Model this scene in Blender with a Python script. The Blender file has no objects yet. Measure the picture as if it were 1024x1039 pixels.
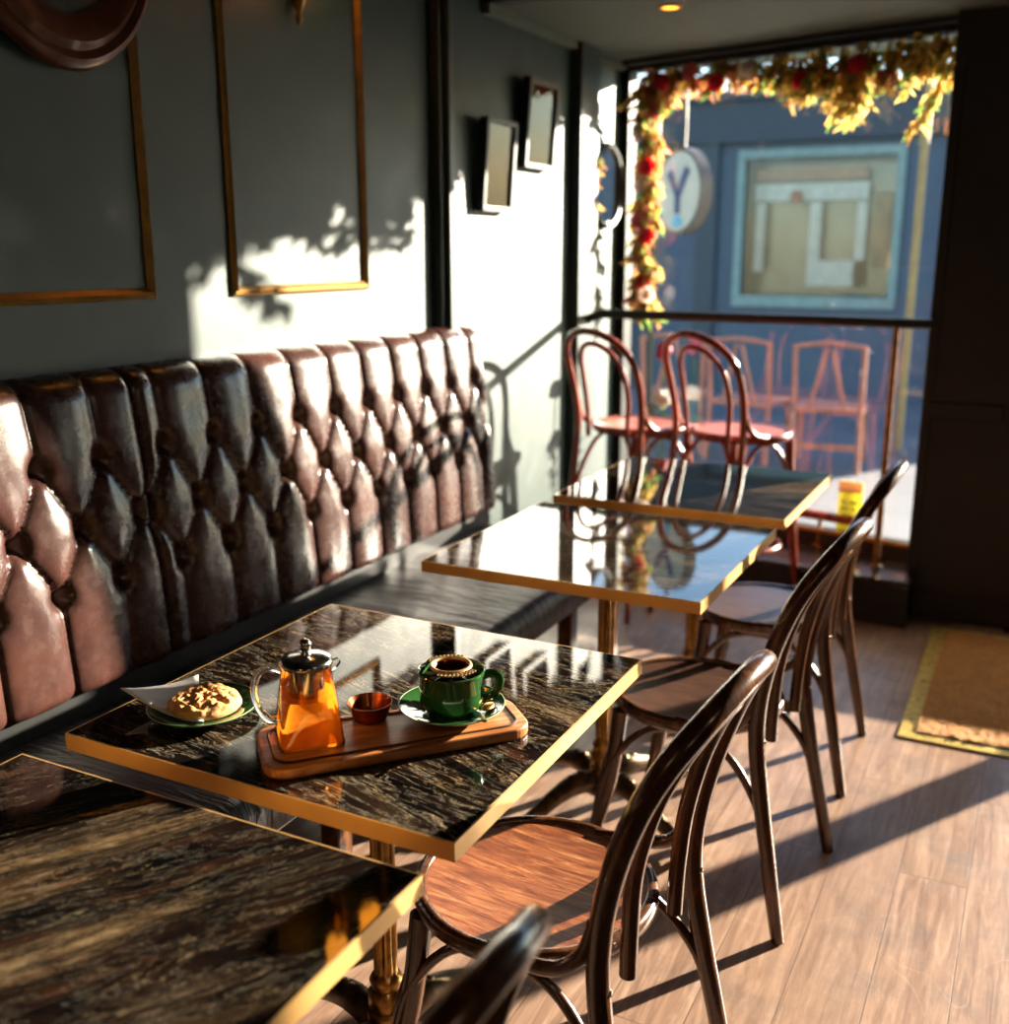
import bpy, bmesh, math, random
from math import sin, cos, pi, radians, sqrt, exp
from mathutils import Vector, Matrix, noise
random.seed(7)
C = bpy.context.scene.collection

# ------------------------------------------------------------------ helpers
def link(name, me, m=None, parent=None, smooth=True, loc=None, rz=0):
    o = bpy.data.objects.new(name, me); C.objects.link(o)
    if m is not None:
        for k in (m if isinstance(m, (list, tuple)) else [m]): me.materials.append(k)
    if smooth:
        for p in me.polygons: p.use_smooth = True
    if parent is not None: o.parent = parent
    if loc is not None: o.location = loc
    o.rotation_euler = (0, 0, rz)
    return o
def mesh(name, V, F, fix=True):
    me = bpy.data.meshes.new(name); me.from_pydata([tuple(v) for v in V], [], F); me.update()
    if fix:
        bm = bmesh.new(); bm.from_mesh(me); bmesh.ops.recalc_face_normals(bm, faces=bm.faces); bm.to_mesh(me); bm.free()
    return me
class MB:
    def __init__(s): s.V = []; s.F = []
    def add(s, V, F):
        n = len(s.V); s.V += [tuple(v) for v in V]; s.F += [tuple(i+n for i in f) for f in F]; return s
    def box(s, a, b, M=None):
        x0, y0, z0 = a; x1, y1, z1 = b
        V = [Vector(q) for q in ((x0,y0,z0),(x1,y0,z0),(x1,y1,z0),(x0,y1,z0),(x0,y0,z1),(x1,y0,z1),(x1,y1,z1),(x0,y1,z1))]
        if M: V = [M @ q for q in V]
        return s.add(V, [(0,3,2,1),(4,5,6,7),(0,1,5,4),(1,2,6,5),(2,3,7,6),(3,0,4,7)])
    def tube(s, P, R, n=12, cap=True, sq=1.0, samples=0, closed=False):
        P = [Vector(q) for q in P]
        if not isinstance(R, (list, tuple)): R = [R]*len(P)
        if samples: P, R = spline(P, R, samples, closed)
        N = len(P); T = []
        for i in range(N):
            a = P[(i-1) % N] if closed else P[max(i-1, 0)]
            b = P[(i+1) % N] if closed else P[min(i+1, N-1)]
            T.append((b-a).normalized())
        up = Vector((0,0,1)) if abs(T[0].z) < .9 else Vector((1,0,0))
        nrm = (up - T[0]*up.dot(T[0])).normalized(); V = []
        for i in range(N):
            nrm = (nrm - T[i]*nrm.dot(T[i])).normalized(); bi = T[i].cross(nrm)
            for k in range(n):
                a = 2*pi*k/n; V.append(P[i] + (nrm*cos(a)*sq + bi*sin(a))*R[i])
        F = []
        M_ = N if closed else N-1
        for i in range(M_):
            for k in range(n):
                j = (i+1) % N
                F.append((i*n+k, i*n+(k+1) % n, j*n+(k+1) % n, j*n+k))
        if cap and not closed: F.append(tuple(range(n))[::-1]); F.append(tuple((N-1)*n+k for k in range(n)))
        return s.add(V, F)
    def lathe(s, prof, n=32, c=(0,0,0), flute=None, M=None, capb=True, capt=True):
        V = []
        for (r, z) in prof:
            for k in range(n):
                a = 2*pi*k/n; rr = r
                if flute and flute[0] < z < flute[1]: rr = r*(1-flute[3]*abs(cos(a*flute[2]/2))**3)
                V.append(Vector((rr*cos(a), rr*sin(a), z)))
        if M: V = [M @ v for v in V]
        V = [v+Vector(c) for v in V]
        F = []
        for i in range(len(prof)-1):
            for k in range(n): F.append((i*n+k, i*n+(k+1) % n, (i+1)*n+(k+1) % n, (i+1)*n+k))
        if capb: F.append(tuple(range(n))[::-1])
        if capt: F.append(tuple((len(prof)-1)*n+k for k in range(n)))
        return s.add(V, F)
    def ball(s, c, r, n=12, sc=(1,1,1)):
        V = []; F = []; m = n//2
        for i in range(1, m):
            t = pi*i/m
            for k in range(n):
                a = 2*pi*k/n; V.append((c[0]+r*sc[0]*sin(t)*cos(a), c[1]+r*sc[1]*sin(t)*sin(a), c[2]+r*sc[2]*cos(t)))
        V.append((c[0], c[1], c[2]+r*sc[2])); V.append((c[0], c[1], c[2]-r*sc[2])); a, b = len(V)-2, len(V)-1
        for i in range(m-2):
            for k in range(n): F.append((i*n+k, (i+1)*n+k, (i+1)*n+(k+1) % n, i*n+(k+1) % n))
        for k in range(n): F.append((a, k, (k+1) % n)); F.append((b, (m-2)*n+(k+1) % n, (m-2)*n+k))
        return s.add(V, F)
    def prism(s, pts, z0, z1, M=None):
        n = len(pts); V = [Vector((x, y, z0)) for x, y in pts]+[Vector((x, y, z1)) for x, y in pts]
        if M: V = [M @ v for v in V]
        F = [tuple(range(n))[::-1], tuple(range(n, 2*n))]+[(k, (k+1) % n, n+(k+1) % n, n+k) for k in range(n)]
        return s.add(V, F)
    def build(s, name, m, parent=None, smooth=True, bevel=0, seg=2, loc=None, rz=0, auto=True):
        o = link(name, mesh(name, s.V, s.F), m, parent, smooth, loc, rz)
        if bevel:
            b = o.modifiers.new('bevel', 'BEVEL'); b.width = bevel; b.segments = seg; b.limit_method = 'ANGLE'; b.angle_limit = radians(35); b.harden_normals = False
        if smooth and auto:
            me = o.data
            bm = bmesh.new(); bm.from_mesh(me)
            for e in bm.edges:
                if len(e.link_faces) == 2 and e.calc_face_angle(0) > radians(50): e.smooth = False
            bm.to_mesh(me); bm.free()
        return o
def spline(P, R, k, closed=False):
    out = []; rr = []; n = len(P); m = n if closed else n-1
    g = (lambda i: P[i % n]) if closed else (lambda i: P[min(max(i, 0), n-1)])
    gr = (lambda i: R[i % n]) if closed else (lambda i: R[min(max(i, 0), n-1)])
    for i in range(m):
        p0, p1, p2, p3 = g(i-1), g(i), g(i+1), g(i+2)
        for j in range(k):
            t = j/k
            out.append(.5*((2*p1)+(p2-p0)*t+(2*p0-5*p1+4*p2-p3)*t*t+(3*p1-p0-3*p2+p3)*t**3)); rr.append(gr(i)*(1-t)+gr(i+1)*t)
    if not closed: out.append(P[-1]); rr.append(R[-1])
    return out, rr
def rrect(w, h, r, n=6, w2=None):
    """rounded rectangle outline; w2 narrows the +x end"""
    P = []
    for cx, cy, a0 in ((1,1,0), (-1,1,90), (-1,-1,180), (1,-1,270)):
        hh = (w2 if (w2 and cx > 0) else h)/2
        for k in range(n+1):
            a = radians(a0+90*k/n); P.append((cx*(w/2-r)+r*cos(a), cy*(hh-r)+r*sin(a)))
    return P
def tag(o, label=None, cat=None, group=None, kind=None):
    if label: o['label'] = label
    if cat: o['category'] = cat
    if group: o['group'] = group
    if kind: o['kind'] = kind
    return o
def empty(name, loc, rz, label, cat, group=None):
    o = bpy.data.objects.new(name, None); C.objects.link(o); o.location = loc; o.rotation_euler = (0,0,rz)
    o.empty_display_size = .1
    return tag(o, label, cat, group)
def struct(o): o['kind'] = 'structure'; return o
def copy_tree(o, parent=None):
    c = o.copy(); C.objects.link(c); c.parent = parent
    for ch in list(o.children): copy_tree(ch, c)
    return c
def rename(o, old, new): pass

# ------------------------------------------------------------------ materials
def lin(h):
    f = lambda c: c/12.92 if c <= .04045 else ((c+.055)/1.055)**2.4
    return tuple(f(int(h[i:i+2], 16)/255) for i in (0, 2, 4))+(1,)
class NT:
    def __init__(s, name):
        s.m = bpy.data.materials.new(name); s.m.use_nodes = True; s.t = s.m.node_tree; s.t.nodes.clear()
        s.out = s.n('ShaderNodeOutputMaterial'); s.b = s.n('ShaderNodeBsdfPrincipled'); s.l(s.b.outputs[0], s.out.inputs[0])
    def n(s, ty, **k):
        q = s.t.nodes.new(ty)
        for a, b in k.items():
            if a.startswith('i_'):
                a = a[2:]
                q.inputs[int(a) if a.isdigit() else a.replace('_', ' ')].default_value = b
            else: setattr(q, a, b)
        return q
    def l(s, a, b): s.t.links.new(a, b); return b
    def set(s, **k):
        for a, v in k.items(): s.b.inputs[a.replace('_', ' ')].default_value = v
        return s
    def coord(s, kind='Object', scale=(1,1,1), rot=(0,0,0), loc=(0,0,0)):
        tc = s.n('ShaderNodeTexCoord'); mp = s.n('ShaderNodeMapping'); s.l(tc.outputs[kind], mp.inputs[0])
        mp.inputs['Scale'].default_value = scale; mp.inputs['Rotation'].default_value = rot; mp.inputs['Location'].default_value = loc
        return mp.outputs[0]
    def streaks(s, along, across, ang, loc=(0,0,0)):
        """object coordinates squeezed so that patterns run out along direction ang"""
        tc = s.n('ShaderNodeTexCoord'); mp = s.n('ShaderNodeMapping'); mp.vector_type = 'TEXTURE'; s.l(tc.outputs['Object'], mp.inputs[0])
        mp.inputs['Scale'].default_value = (1/along, 1/across, 1); mp.inputs['Rotation'].default_value = (0, 0, ang); mp.inputs['Location'].default_value = loc
        return mp.outputs[0]
    def noise(s, vec, scale, detail=4, rough=.5, dist=0):
        q = s.n('ShaderNodeTexNoise'); s.l(vec, q.inputs['Vector']); q.inputs['Scale'].default_value = scale
        q.inputs['Detail'].default_value = detail; q.inputs['Roughness'].default_value = rough; q.inputs['Distortion'].default_value = dist
        return q.outputs['Fac']
    def ramp(s, fac, stops, interp='LINEAR'):
        q = s.n('ShaderNodeValToRGB'); s.l(fac, q.inputs[0]); e = q.color_ramp.elements; q.color_ramp.interpolation = interp
        while len(e) < len(stops): e.new(.5)
        for i, (p, c) in enumerate(stops):
            e[i].position = p; e[i].color = c if len(c) == 4 else tuple(c)+(1,)
        return q.outputs[0]
    def math(s, op, a, b=None, c=None):
        q = s.n('ShaderNodeMath', operation=op)
        for i, v in enumerate((a, b, c)):
            if v is None: continue
            if isinstance(v, (int, float)): q.inputs[i].default_value = v
            else: s.l(v, q.inputs[i])
        return q.outputs[0]
    def mix(s, fac, a, b, blend='MIX'):
        q = s.n('ShaderNodeMix', data_type='RGBA', blend_type=blend)
        for i, v in ((0, fac), (6, a), (7, b)):
            if isinstance(v, (int, float, tuple)): q.inputs[i].default_value = v
            else: s.l(v, q.inputs[i])
        return q.outputs[2]
    def bump(s, h, strength=.3, dist=.002):
        q = s.n('ShaderNodeBump'); q.inputs['Strength'].default_value = strength; q.inputs['Distance'].default_value = dist
        s.l(h, q.inputs['Height']); s.l(q.outputs[0], s.b.inputs['Normal']); return q
    def base(s, c): s.l(c, s.b.inputs['Base Color'])
def plain(name, hexc, rough=.5, metal=0, var=.12, scale=12, bump=0, **k):
    t = NT(name); v = t.coord(); f = t.noise(v, scale, 5, .6); c = lin(hexc)
    lo = tuple(x*(1-var*1.6) for x in c[:3])+(1,); hi = tuple(min(1, x*(1+var*1.6)) for x in c[:3])+(1,)
    t.base(t.ramp(f, [(.3, lo), (.7, hi)])); t.set(Roughness=rough, Metallic=metal, **k)
    if bump: t.bump(t.noise(v, scale*8, 4, .6), bump, .002)
    return t.m
M = {}
def mk_wall():
    t = NT('green_wall_paint'); v = t.coord()
    t.base(t.ramp(t.noise(v, 3, 4, .6), [(.3, lin('102726')), (.7, lin('17322f'))]))
    t.set(Roughness=.5, Specular_IOR_Level=.5)
    t.l(t.ramp(t.noise(v, 9, 5, .6), [(.2, (.44,)*3), (.8, (.56,)*3)]), t.b.inputs['Roughness'])
    t.bump(t.noise(v, 90, 4, .6), .10, .002); return t.m
M['wall'] = mk_wall()
M['trimgreen'] = plain('green_trim_paint', '22302f', .42, var=.08)
M['ceil'] = plain('ceiling_paint', '4c554c', .7, var=.05)
M['ceildark'] = plain('dark_ceiling_paint', '16191a', .6)
M['black'] = plain('black_paint', '121314', .45, var=.2, bump=.1)
M['door'] = plain('dark_door_paint', '1b1915', .5, var=.25, scale=6, bump=.1)
M['brass'] = plain('brass', 'c08d3c', .28, 1, var=.1, scale=20)
M['brassedge'] = plain('brass_table_edge', 'cfa260', .42, .6, var=.05, scale=9)
M['oldbrass'] = plain('aged_brass', '9a7440', .32, 1, var=.3, scale=30, bump=.15)
M['iron'] = plain('cast_iron_bronzed', '57452f', .38, .8, var=.4, scale=40, bump=.4)
M['gilt'] = plain('gilt_moulding', 'a07c44', .4, .7, var=.15, scale=30)
M['steel'] = plain('steel', 'b9b4ac', .16, 1, var=.05)
M['copper'] = plain('copper', '9a5632', .25, 1, var=.2, scale=40)
M['coir_dummy'] = None
def mk_leather():
    t = NT('oxblood_leather'); v = t.coord()
    f = t.noise(v, 5, 6, .65); g = t.noise(v, 38, 5, .6)
    c = t.ramp(f, [(.25, lin('2d1a17')), (.5, lin('3a221d')), (.72, lin('4a2d25'))])
    c2 = t.mix(t.ramp(g, [(.55, (0,0,0)), (.8, (.25,.25,.25))]), c, lin('6a4236'))
    t.base(c2); t.set(Roughness=.3, Specular_IOR_Level=.62, Coat_Weight=.22, Coat_Roughness=.16)
    t.l(t.ramp(g, [(.3, (.22,)*3), (.8, (.34,)*3)]), t.b.inputs['Roughness'])
    vo = t.n('ShaderNodeTexVoronoi'); vo.inputs['Scale'].default_value = 260; t.l(v, vo.inputs['Vector'])
    cr = t.noise(t.coord(scale=(1, 3, 1)), 22, 6, .7, 1.5)
    h = t.math('ADD', t.math('MULTIPLY', vo.outputs['Distance'], .25), t.math('MULTIPLY', cr, .3)); t.bump(h, .16, .003); return t.m
M['leather'] = mk_leather()
def mk_seat():
    t = NT('creased_seat_leather'); v = t.coord(scale=(1, 1, 1))
    t.base(t.ramp(t.noise(v, 6, 5), [(.3, lin('1d1616')), (.7, lin('33282a'))])); t.set(Roughness=.5, Specular_IOR_Level=.45, Coat_Weight=.06, Coat_Roughness=.25)
    w = t.noise(t.coord(scale=(.8, 5, 1), rot=(0, 0, radians(14))), 5.5, 3, .5, 1.2)
    t.bump(t.math('ADD', w, t.math('MULTIPLY', t.noise(v, 90, 4), .08)), .8, .018); return t.m
M['seatleather'] = mk_seat()
def mk_marble(k, rot, amt, vs=.5):
    """polished black marble with gold, brown and cream veins running in drifts"""
    t = NT('black_gold_marble_%s' % 'abcd'[k]); off = (3.1*k+.7, 1.7*k, 2.3*k)
    v = t.streaks(.8, 4.2, rot, off)
    wv = t.n('ShaderNodeVectorMath', operation='ADD')
    nz = t.n('ShaderNodeTexNoise'); t.l(v, nz.inputs['Vector']); nz.inputs['Scale'].default_value = 1.6; nz.inputs['Detail'].default_value = 6
    sc = t.n('ShaderNodeVectorMath', operation='SCALE'); t.l(nz.outputs['Color'], sc.inputs[0]); sc.inputs['Scale'].default_value = .9
    t.l(v, wv.inputs[0]); t.l(sc.outputs[0], wv.inputs[1]); w = wv.outputs[0]
    drift = t.noise(w, 1.1, 6, .62)
    streak = t.noise(w, 7.5, 14, .72)
    fine = t.noise(w, 16, 12, .8)
    grit = t.noise(t.streaks(1.6, 9, rot+.10, off), 11, 10, .75, .8)
    fleck = t.noise(t.coord(loc=off), 90, 4, .7)
    vein1 = t.math('ABSOLUTE', t.math('SUBTRACT', t.noise(w, 3.2, 10, .66), .5))
    vein2 = t.math('ABSOLUTE', t.math('SUBTRACT', t.noise(w, 8.5, 10, .7), .5))
    sg = t.math('ADD', t.math('MULTIPLY', streak, .45), t.math('ADD', t.math('MULTIPLY', grit, .40), t.math('MULTIPLY', fleck, .15)))
    base = t.ramp(sg, [(.38, lin('0e0a08')), (.47, lin('352719')), (.54, lin('66523a')), (.60, lin('8b775b')), (.67, lin('b9a88f'))])
    mask = t.ramp(drift, [(.47-amt, (0,0,0)), (.60-amt, (1,1,1))])
    blk = t.ramp(streak, [(.42, lin('050506')), (.58, lin('1c110c')), (.72, lin('4a2a1a'))])
    c = t.mix(mask, blk, base)
    m1 = t.math('MULTIPLY', t.ramp(vein1, [(0, (vs,)*3), (.004, (0,0,0))]), t.ramp(fine, [(.42, (0,0,0)), (.6, (1,1,1))]))
    m2 = t.math('MULTIPLY', t.ramp(vein2, [(0, (vs*.7,)*3), (.006, (0,0,0))]), t.ramp(drift, [(.30, (.35,.35,.35)), (.5, (1,1,1))]))
    c = t.mix(m2, c, lin('b7aa94')); c = t.mix(m1, c, lin('d2b383'))
    t.base(c); t.set(Roughness=.05, Specular_IOR_Level=.5)
    t.l(t.ramp(fine, [(.3, (.02,)*3), (.8, (.05,)*3)]), t.b.inputs['Roughness'])
    t.bump(fine, .008, .001); return t.m
MAR = [mk_marble(0, radians(56), -.075, .35), mk_marble(1, radians(-12), -.10, 1.0), mk_marble(2, radians(10), -.06, .8), mk_marble(3, radians(-6), -.02)]
def mk_bent(name, a, b, c, rough=.2):
    t = NT(name); v = t.coord(scale=(6, 6, 1.2)); f = t.noise(v, 5, 7, .65, .6)
    t.base(t.ramp(f, [(.3, lin(a)), (.52, lin(b)), (.75, lin(c))])); t.set(Roughness=rough, Coat_Weight=.35, Coat_Roughness=.12)
    t.bump(t.noise(v, 30, 5), .12, .002); return t.m
M['bent'] = mk_bent('dark_bentwood', '26150d', '452817', '734829', .24)
M['redwood'] = mk_bent('red_stained_bentwood', '5e1e0e', '8a341a', 'ae4c26', .25)
def mk_seatwood(name, cols):
    t = NT(name); v = t.coord(scale=(9, 1.2, 1), rot=(0,0,radians(96))); v2 = t.coord(scale=(1,1,1))
    f = t.noise(v, 7, 10, .72, .9); g = t.noise(v2, 5, 4, .6)
    c = t.ramp(f, [(.28, lin(cols[0])), (.48, lin(cols[1])), (.62, lin(cols[2])), (.74, lin(cols[3]))])
    c = t.mix(t.ramp(g, [(.4, (0,0,0)), (.8, (.45,.45,.45))]), c, lin(cols[0])); t.base(c)
    t.set(Roughness=.36, Coat_Weight=.25, Coat_Roughness=.2); t.bump(f, .5, .003); return t.m
M['seatwood'] = mk_seatwood('worn_brown_seat_veneer', ('3c1a0e', '7e4224', 'ab6c42', 'dcae84'))
M['seatdark'] = mk_seatwood('dark_seat_veneer', ('221510', '3d2317', '553423', '6b4632'))
M['redseat'] = mk_seatwood('red_seat_veneer', ('8a3826', 'b4563e', 'c97055', 'd98f74'))
def mk_floor():
    t = NT('oak_plank_floor'); v = t.coord()
    br = t.n('ShaderNodeTexBrick'); br.offset = .37; br.inputs['Scale'].default_value = 1
    mp = t.coord(rot=(0,0,radians(90)), loc=(0,.03,0)); t.l(mp, br.inputs['Vector'])
    br.inputs['Brick Width'].default_value = 1.25; br.inputs['Row Height'].default_value = .155; br.inputs['Mortar Size'].default_value = .0014
    br.inputs['Mortar Smooth'].default_value = .3
    br.inputs['Color1'].default_value = (0,0,0,1); br.inputs['Color2'].default_value = (1,1,1,1); br.inputs['Mortar'].default_value = (.5,.5,.5,1)
    sep = t.n('ShaderNodeCombineXYZ'); t.l(t.math('MULTIPLY', br.outputs['Color'], 7.3), sep.inputs[2])
    ad = t.n('ShaderNodeVectorMath', operation='ADD'); g = t.coord(scale=(11, .9, 1)); t.l(g, ad.inputs[0]); t.l(sep.outputs[0], ad.inputs[1])
    grain = t.noise(ad.outputs[0], 3, 10, .68, 1.3)
    c = t.ramp(grain, [(.28, lin('654c3d')), (.45, lin('886b5a')), (.6, lin('a18370')), (.78, lin('bca18c'))])
    c = t.mix(t.math('MULTIPLY', br.outputs['Color'], .35), c, lin('7c6150'))
    blot = t.noise(v, 6, 6, .65); c = t.mix(t.ramp(blot, [(.48, (0,0,0)), (.75, (.6,.6,.6))]), c, lin('4b3d38'))
    c = t.mix(t.ramp(br.outputs['Fac'], [(.3, (0,0,0)), (.9, (.8,.8,.8))]), c, lin('3f2f26'))
    scr = t.math('ABSOLUTE', t.math('SUBTRACT', t.noise(v, 2.2, 3, .5, 1.0), .5))
    c = t.mix(t.math('MULTIPLY', t.ramp(scr, [(0, (.22,.22,.22)), (.004, (0,0,0))]), t.noise(v, 9, 3)), c, lin('dac9b8'))
    t.base(c); t.l(t.ramp(blot, [(.3, (.30,)*3), (.7, (.46,)*3)]), t.b.inputs['Roughness']); t.set(Specular_IOR_Level=.5)
    t.bump(t.math('SUBTRACT', grain, t.math('MULTIPLY', br.outputs['Fac'], 1.2)), .25, .003); return t.m
M['floor'] = mk_floor()
def mk_coir():
    t = NT('coir'); v = t.coord(); f = t.noise(v, 160, 6, .8); g = t.noise(v, 24, 4, .7)
    c = t.ramp(f, [(.3, lin('7a4a20')), (.5, lin('b97a35')), (.7, lin('dba55a'))]); t.base(t.mix(t.ramp(g, [(.4, (0,0,0)), (.7, (.5,.5,.5))]), c, lin('8a5a30')))
    t.set(Roughness=.95); t.bump(f, 1, .01); return t.m
M['coir'] = mk_coir()
def mk_board():
    t = NT('acacia_board'); v = t.coord(scale=(1.4, 14, 4)); f = t.noise(v, 5, 8, .6, .8)
    t.base(t.ramp(f, [(.3, lin('6d3c1c')), (.5, lin('a06030')), (.68, lin('c88d55'))])); t.set(Roughness=.38); t.bump(f, .15, .001); return t.m
M['board'] = mk_board()
def mk_glass(name, tint=(1,1,1,1), rough=0., refl=1.0, wavy=0):
    """thin pane: clear transmission plus a fresnel mirror"""
    t = NT(name); t.t.nodes.remove(t.b)
    tr = t.n('ShaderNodeBsdfTransparent'); tr.inputs[0].default_value = tint; gl = t.n('ShaderNodeBsdfGlossy'); gl.inputs['Roughness'].default_value = rough
    fr = t.n('ShaderNodeFresnel'); fr.inputs[0].default_value = 1.45; mx = t.n('ShaderNodeMixShader')
    t.l(t.math('MULTIPLY', fr.outputs[0], refl), mx.inputs[0]); t.l(tr.outputs[0], mx.inputs[1]); t.l(gl.outputs[0], mx.inputs[2]); t.l(mx.outputs[0], t.out.inputs[0]); return t.m
M['pane'] = mk_glass('window_glass', (.95,.97,.97,1))
M['vessel'] = mk_glass('thin_vessel_glass', (.97,.95,.92,1), .02, 1.0)
def mk_hglass():
    t = NT('thick_handle_glass'); t.set(Base_Color=(1, 1, 1, 1), Transmission_Weight=1.0, Roughness=.03, IOR=1.35); return t.m
M['hglass'] = mk_hglass()
def mk_tea():
    t = NT('amber_tea'); t.t.nodes.remove(t.b)
    tr = t.n('ShaderNodeBsdfTransparent'); tr.inputs[0].default_value = lin('ffdca0'); tl = t.n('ShaderNodeBsdfTranslucent'); tl.inputs[0].default_value = lin('f7a83c')
    f = t.noise(t.coord(), 20, 3); mx = t.n('ShaderNodeMixShader'); t.l(t.ramp(f, [(.3, (.35,)*3), (.7, (.55,)*3)]), mx.inputs[0]); t.l(tr.outputs[0], mx.inputs[1]); t.l(tl.outputs[0], mx.inputs[2]); t.l(mx.outputs[0], t.out.inputs[0]); return t.m
M['tea'] = mk_tea()
M['greenglaze'] = plain('green_glaze', '264a24', .08, var=.15, scale=8, Coat_Weight=.8, Coat_Roughness=.03)
M['greenrim'] = plain('worn_glaze_rim', '8fa07a', .2)
M['coffee'] = plain('dark_coffee', '160b06', .06)
M['lace'] = plain('gilt_strainer', 'd9b07a', .3, .75)
M['napkin'] = plain('white_paper', 'e6e3de', .8, var=.03, bump=.2)
def mk_cookie():
    t = NT('baked_cookie'); v = t.coord(); f = t.noise(v, 45, 7, .7)
    t.base(t.ramp(f, [(.3, lin('8a5425')), (.5, lin('c98d4c')), (.7, lin('e6b87a'))])); t.set(Roughness=.75); t.bump(f, .7, .004); return t.m
M['cookie'] = mk_cookie()
M['choc'] = plain('chocolate', '3c2012', .4)
def emis(name, hexc, s):
    t = NT(name); c = lin(hexc); v = t.coord(); t.base(t.ramp(t.noise(v, 8), [(0, c), (1, c)])); t.b.inputs['Emission Color'].default_value = c; t.b.inputs['Emission Strength'].default_value = s; return t.m
M['amberlit'] = emis('lit_amber_glass', 'ff9a2a', 9)
M['downlit'] = emis('lit_downlight', 'ffb030', 3)

# ------------------------------------------------------------------ constants from the measured place
XW = -1.92; TZ = .75; CEIL = 2.335; HI = 2.85; XR = 3.4; YB = -2.6
CAMZ = 1.48126
# ------------------------------------------------------------------ room shell
def sbox(name, a, b, m, bevel=0, parent=None):
    o = MB().box(a, b).build(name, m, parent, smooth=False, bevel=bevel)
    if parent is None: struct(o)
    return o
fl = sbox('floor', (XW-.1, YB-.1, -.08), (XR+.1, 4.72, 0), M['floor'])
sbox('wall_left', (XW-.12, YB-.1, -.02), (XW, 5.12, HI), M['wall'])
sbox('wall_back', (XW-.12, YB-.15, -.02), (XR+.1, YB, HI), M['wall'])
rw = MB(); rw.box((XR, YB, 0), (XR+.12, 4.75, HI))
struct(rw.build('wall_right', M['wall'], smooth=False))
sbox('ceiling', (XW-.12, YB-.15, HI), (XR+.12, 3.64, HI+.1), M['ceildark'])
tr = sbox('trim_1', (XW-.0, 3.60, CEIL), (XR, 3.66, HI+.1), M['ceildark'])
cl = MB(); cl.box((XW-.12, 3.66, CEIL), (XR+.12, 5.3, CEIL+.1)); struct(cl.build('ceiling.001', M['ceil'], smooth=False))
# cornice strip along the wall under the bay ceiling
sbox('trim_2', (XW, 3.60, CEIL-.035), (XW+.03, 4.98, CEIL), M['ceil'])
# pilasters on the wall
for nm, y0, y1, d in (('trim_3', 3.23, 3.325, .035), ('trim_4', 4.40, 4.60, .05)):
    t = MB().box((XW, y0, 0), (XW+d, y1, CEIL if y0 > 3.6 else HI))
    if y0 < 3.6: t.box((XW+d, y0+.03, 0), (XW+d+.02, y0+.065, HI))
    struct(t.build(nm, M['trimgreen'], smooth=False, bevel=.004))
# gilt panel mouldings
def moulding(nm, y0, y1, z0, z1, w=.026):
    mb = MB(); prof = ((0, 0), (.006, 0), (.012, .006), (.008, .010), (.016, .014), (.010, .020), (.004, w), (0, w))
    prof = [(XW+a, b) for a, b in prof]
    V = []; n = len(prof)
    for cy, cz, sy, sz in ((y0, z0, 1, 1), (y1, z0, -1, 1), (y1, z1, -1, -1), (y0, z1, 1, -1)):
        for a, b in prof: V.append((a, cy+sy*b, cz+sz*b))
    F = [(i*n+k, i*n+(k+1) % n, ((i+1) % 4)*n+(k+1) % n, ((i+1) % 4)*n+k) for i in range(4) for k in range(n)]
    mb.add(V, F); return struct(mb.build(nm, M['gilt'], smooth=False))
moulding('trim_5', .75, 1.925, 1.37, 2.62)
moulding('trim_6', 2.195, 2.826, 1.365, 2.62)
moulding('trim_7', -.9, .5, 1.37, 2.62)
# skirting
sbox('baseboard_left', (XW, YB, 0), (XW+.018, 4.95, .12), M['trimgreen'])

# --- shopfront: slanted glazing, its frame, the dark pier and the door
GL = Vector((XW, 5.02)); GR = Vector((-.345, 4.645))
gd = (GR-GL).normalized(); gn = Vector((gd.y, -gd.x)); ang = math.atan2(gd.y, gd.x); glen = (GR-GL).length
Mg = Matrix.Translation((GL.x, GL.y, 0)) @ Matrix.Rotation(ang, 4, 'Z')
pane = MB().box((.03, -.004, .27), (glen-.0, .004, 2.30), Mg).build('window_1', M['pane'], smooth=False); struct(pane)
fr = MB(); fr.box((0, -.03, .2), (.055, .04, CEIL), Mg); fr.box((0, -.03, 2.295), (glen, .04, CEIL), Mg); fr.box((0, -.035, .2), (glen, .04, .27), Mg)
fo = fr.build('window_frame', M['black'], pane, smooth=False, bevel=.003)
sill = MB().box((.03, -.055, .262), (glen, -.03, .278), Mg).build('window_sill', M['brass'], pane, smooth=False)
# slanting head beam
hb = MB().box((0, -.09, CEIL-.02), (glen+.25, -.03, CEIL), Mg); struct(hb.build('trim_8', M['ceildark'], smooth=False))
# pier between window and door; the door leaf stands beside it
pier = MB().box((-.42, 4.50, 0), (-.0, 4.535, CEIL)).box((-.34, 4.535, 0), (-.02, 4.66, CEIL)); struct(pier.build('wall_front', M['door'], smooth=False, bevel=.006))
lp = MB().box((-.395, 4.488, .835), (-.12, 4.50, .90)); lpo = lp.build('letter_plate', M['black'], smooth=False, bevel=.003); struct(lpo); lpo.parent = bpy.data.objects['wall_front']
st = MB().box((-.40, 4.492, .10), (-.385, 4.50, 2.2)); st.box((-.05, 4.492, .10), (-.035, 4.50, 2.2)); st.box((-.40, 4.492, .10), (-.035, 4.50, .115))
s2 = st.build('panel_bead', M['door'], bpy.data.objects['wall_front'], smooth=False); struct(s2)
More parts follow.
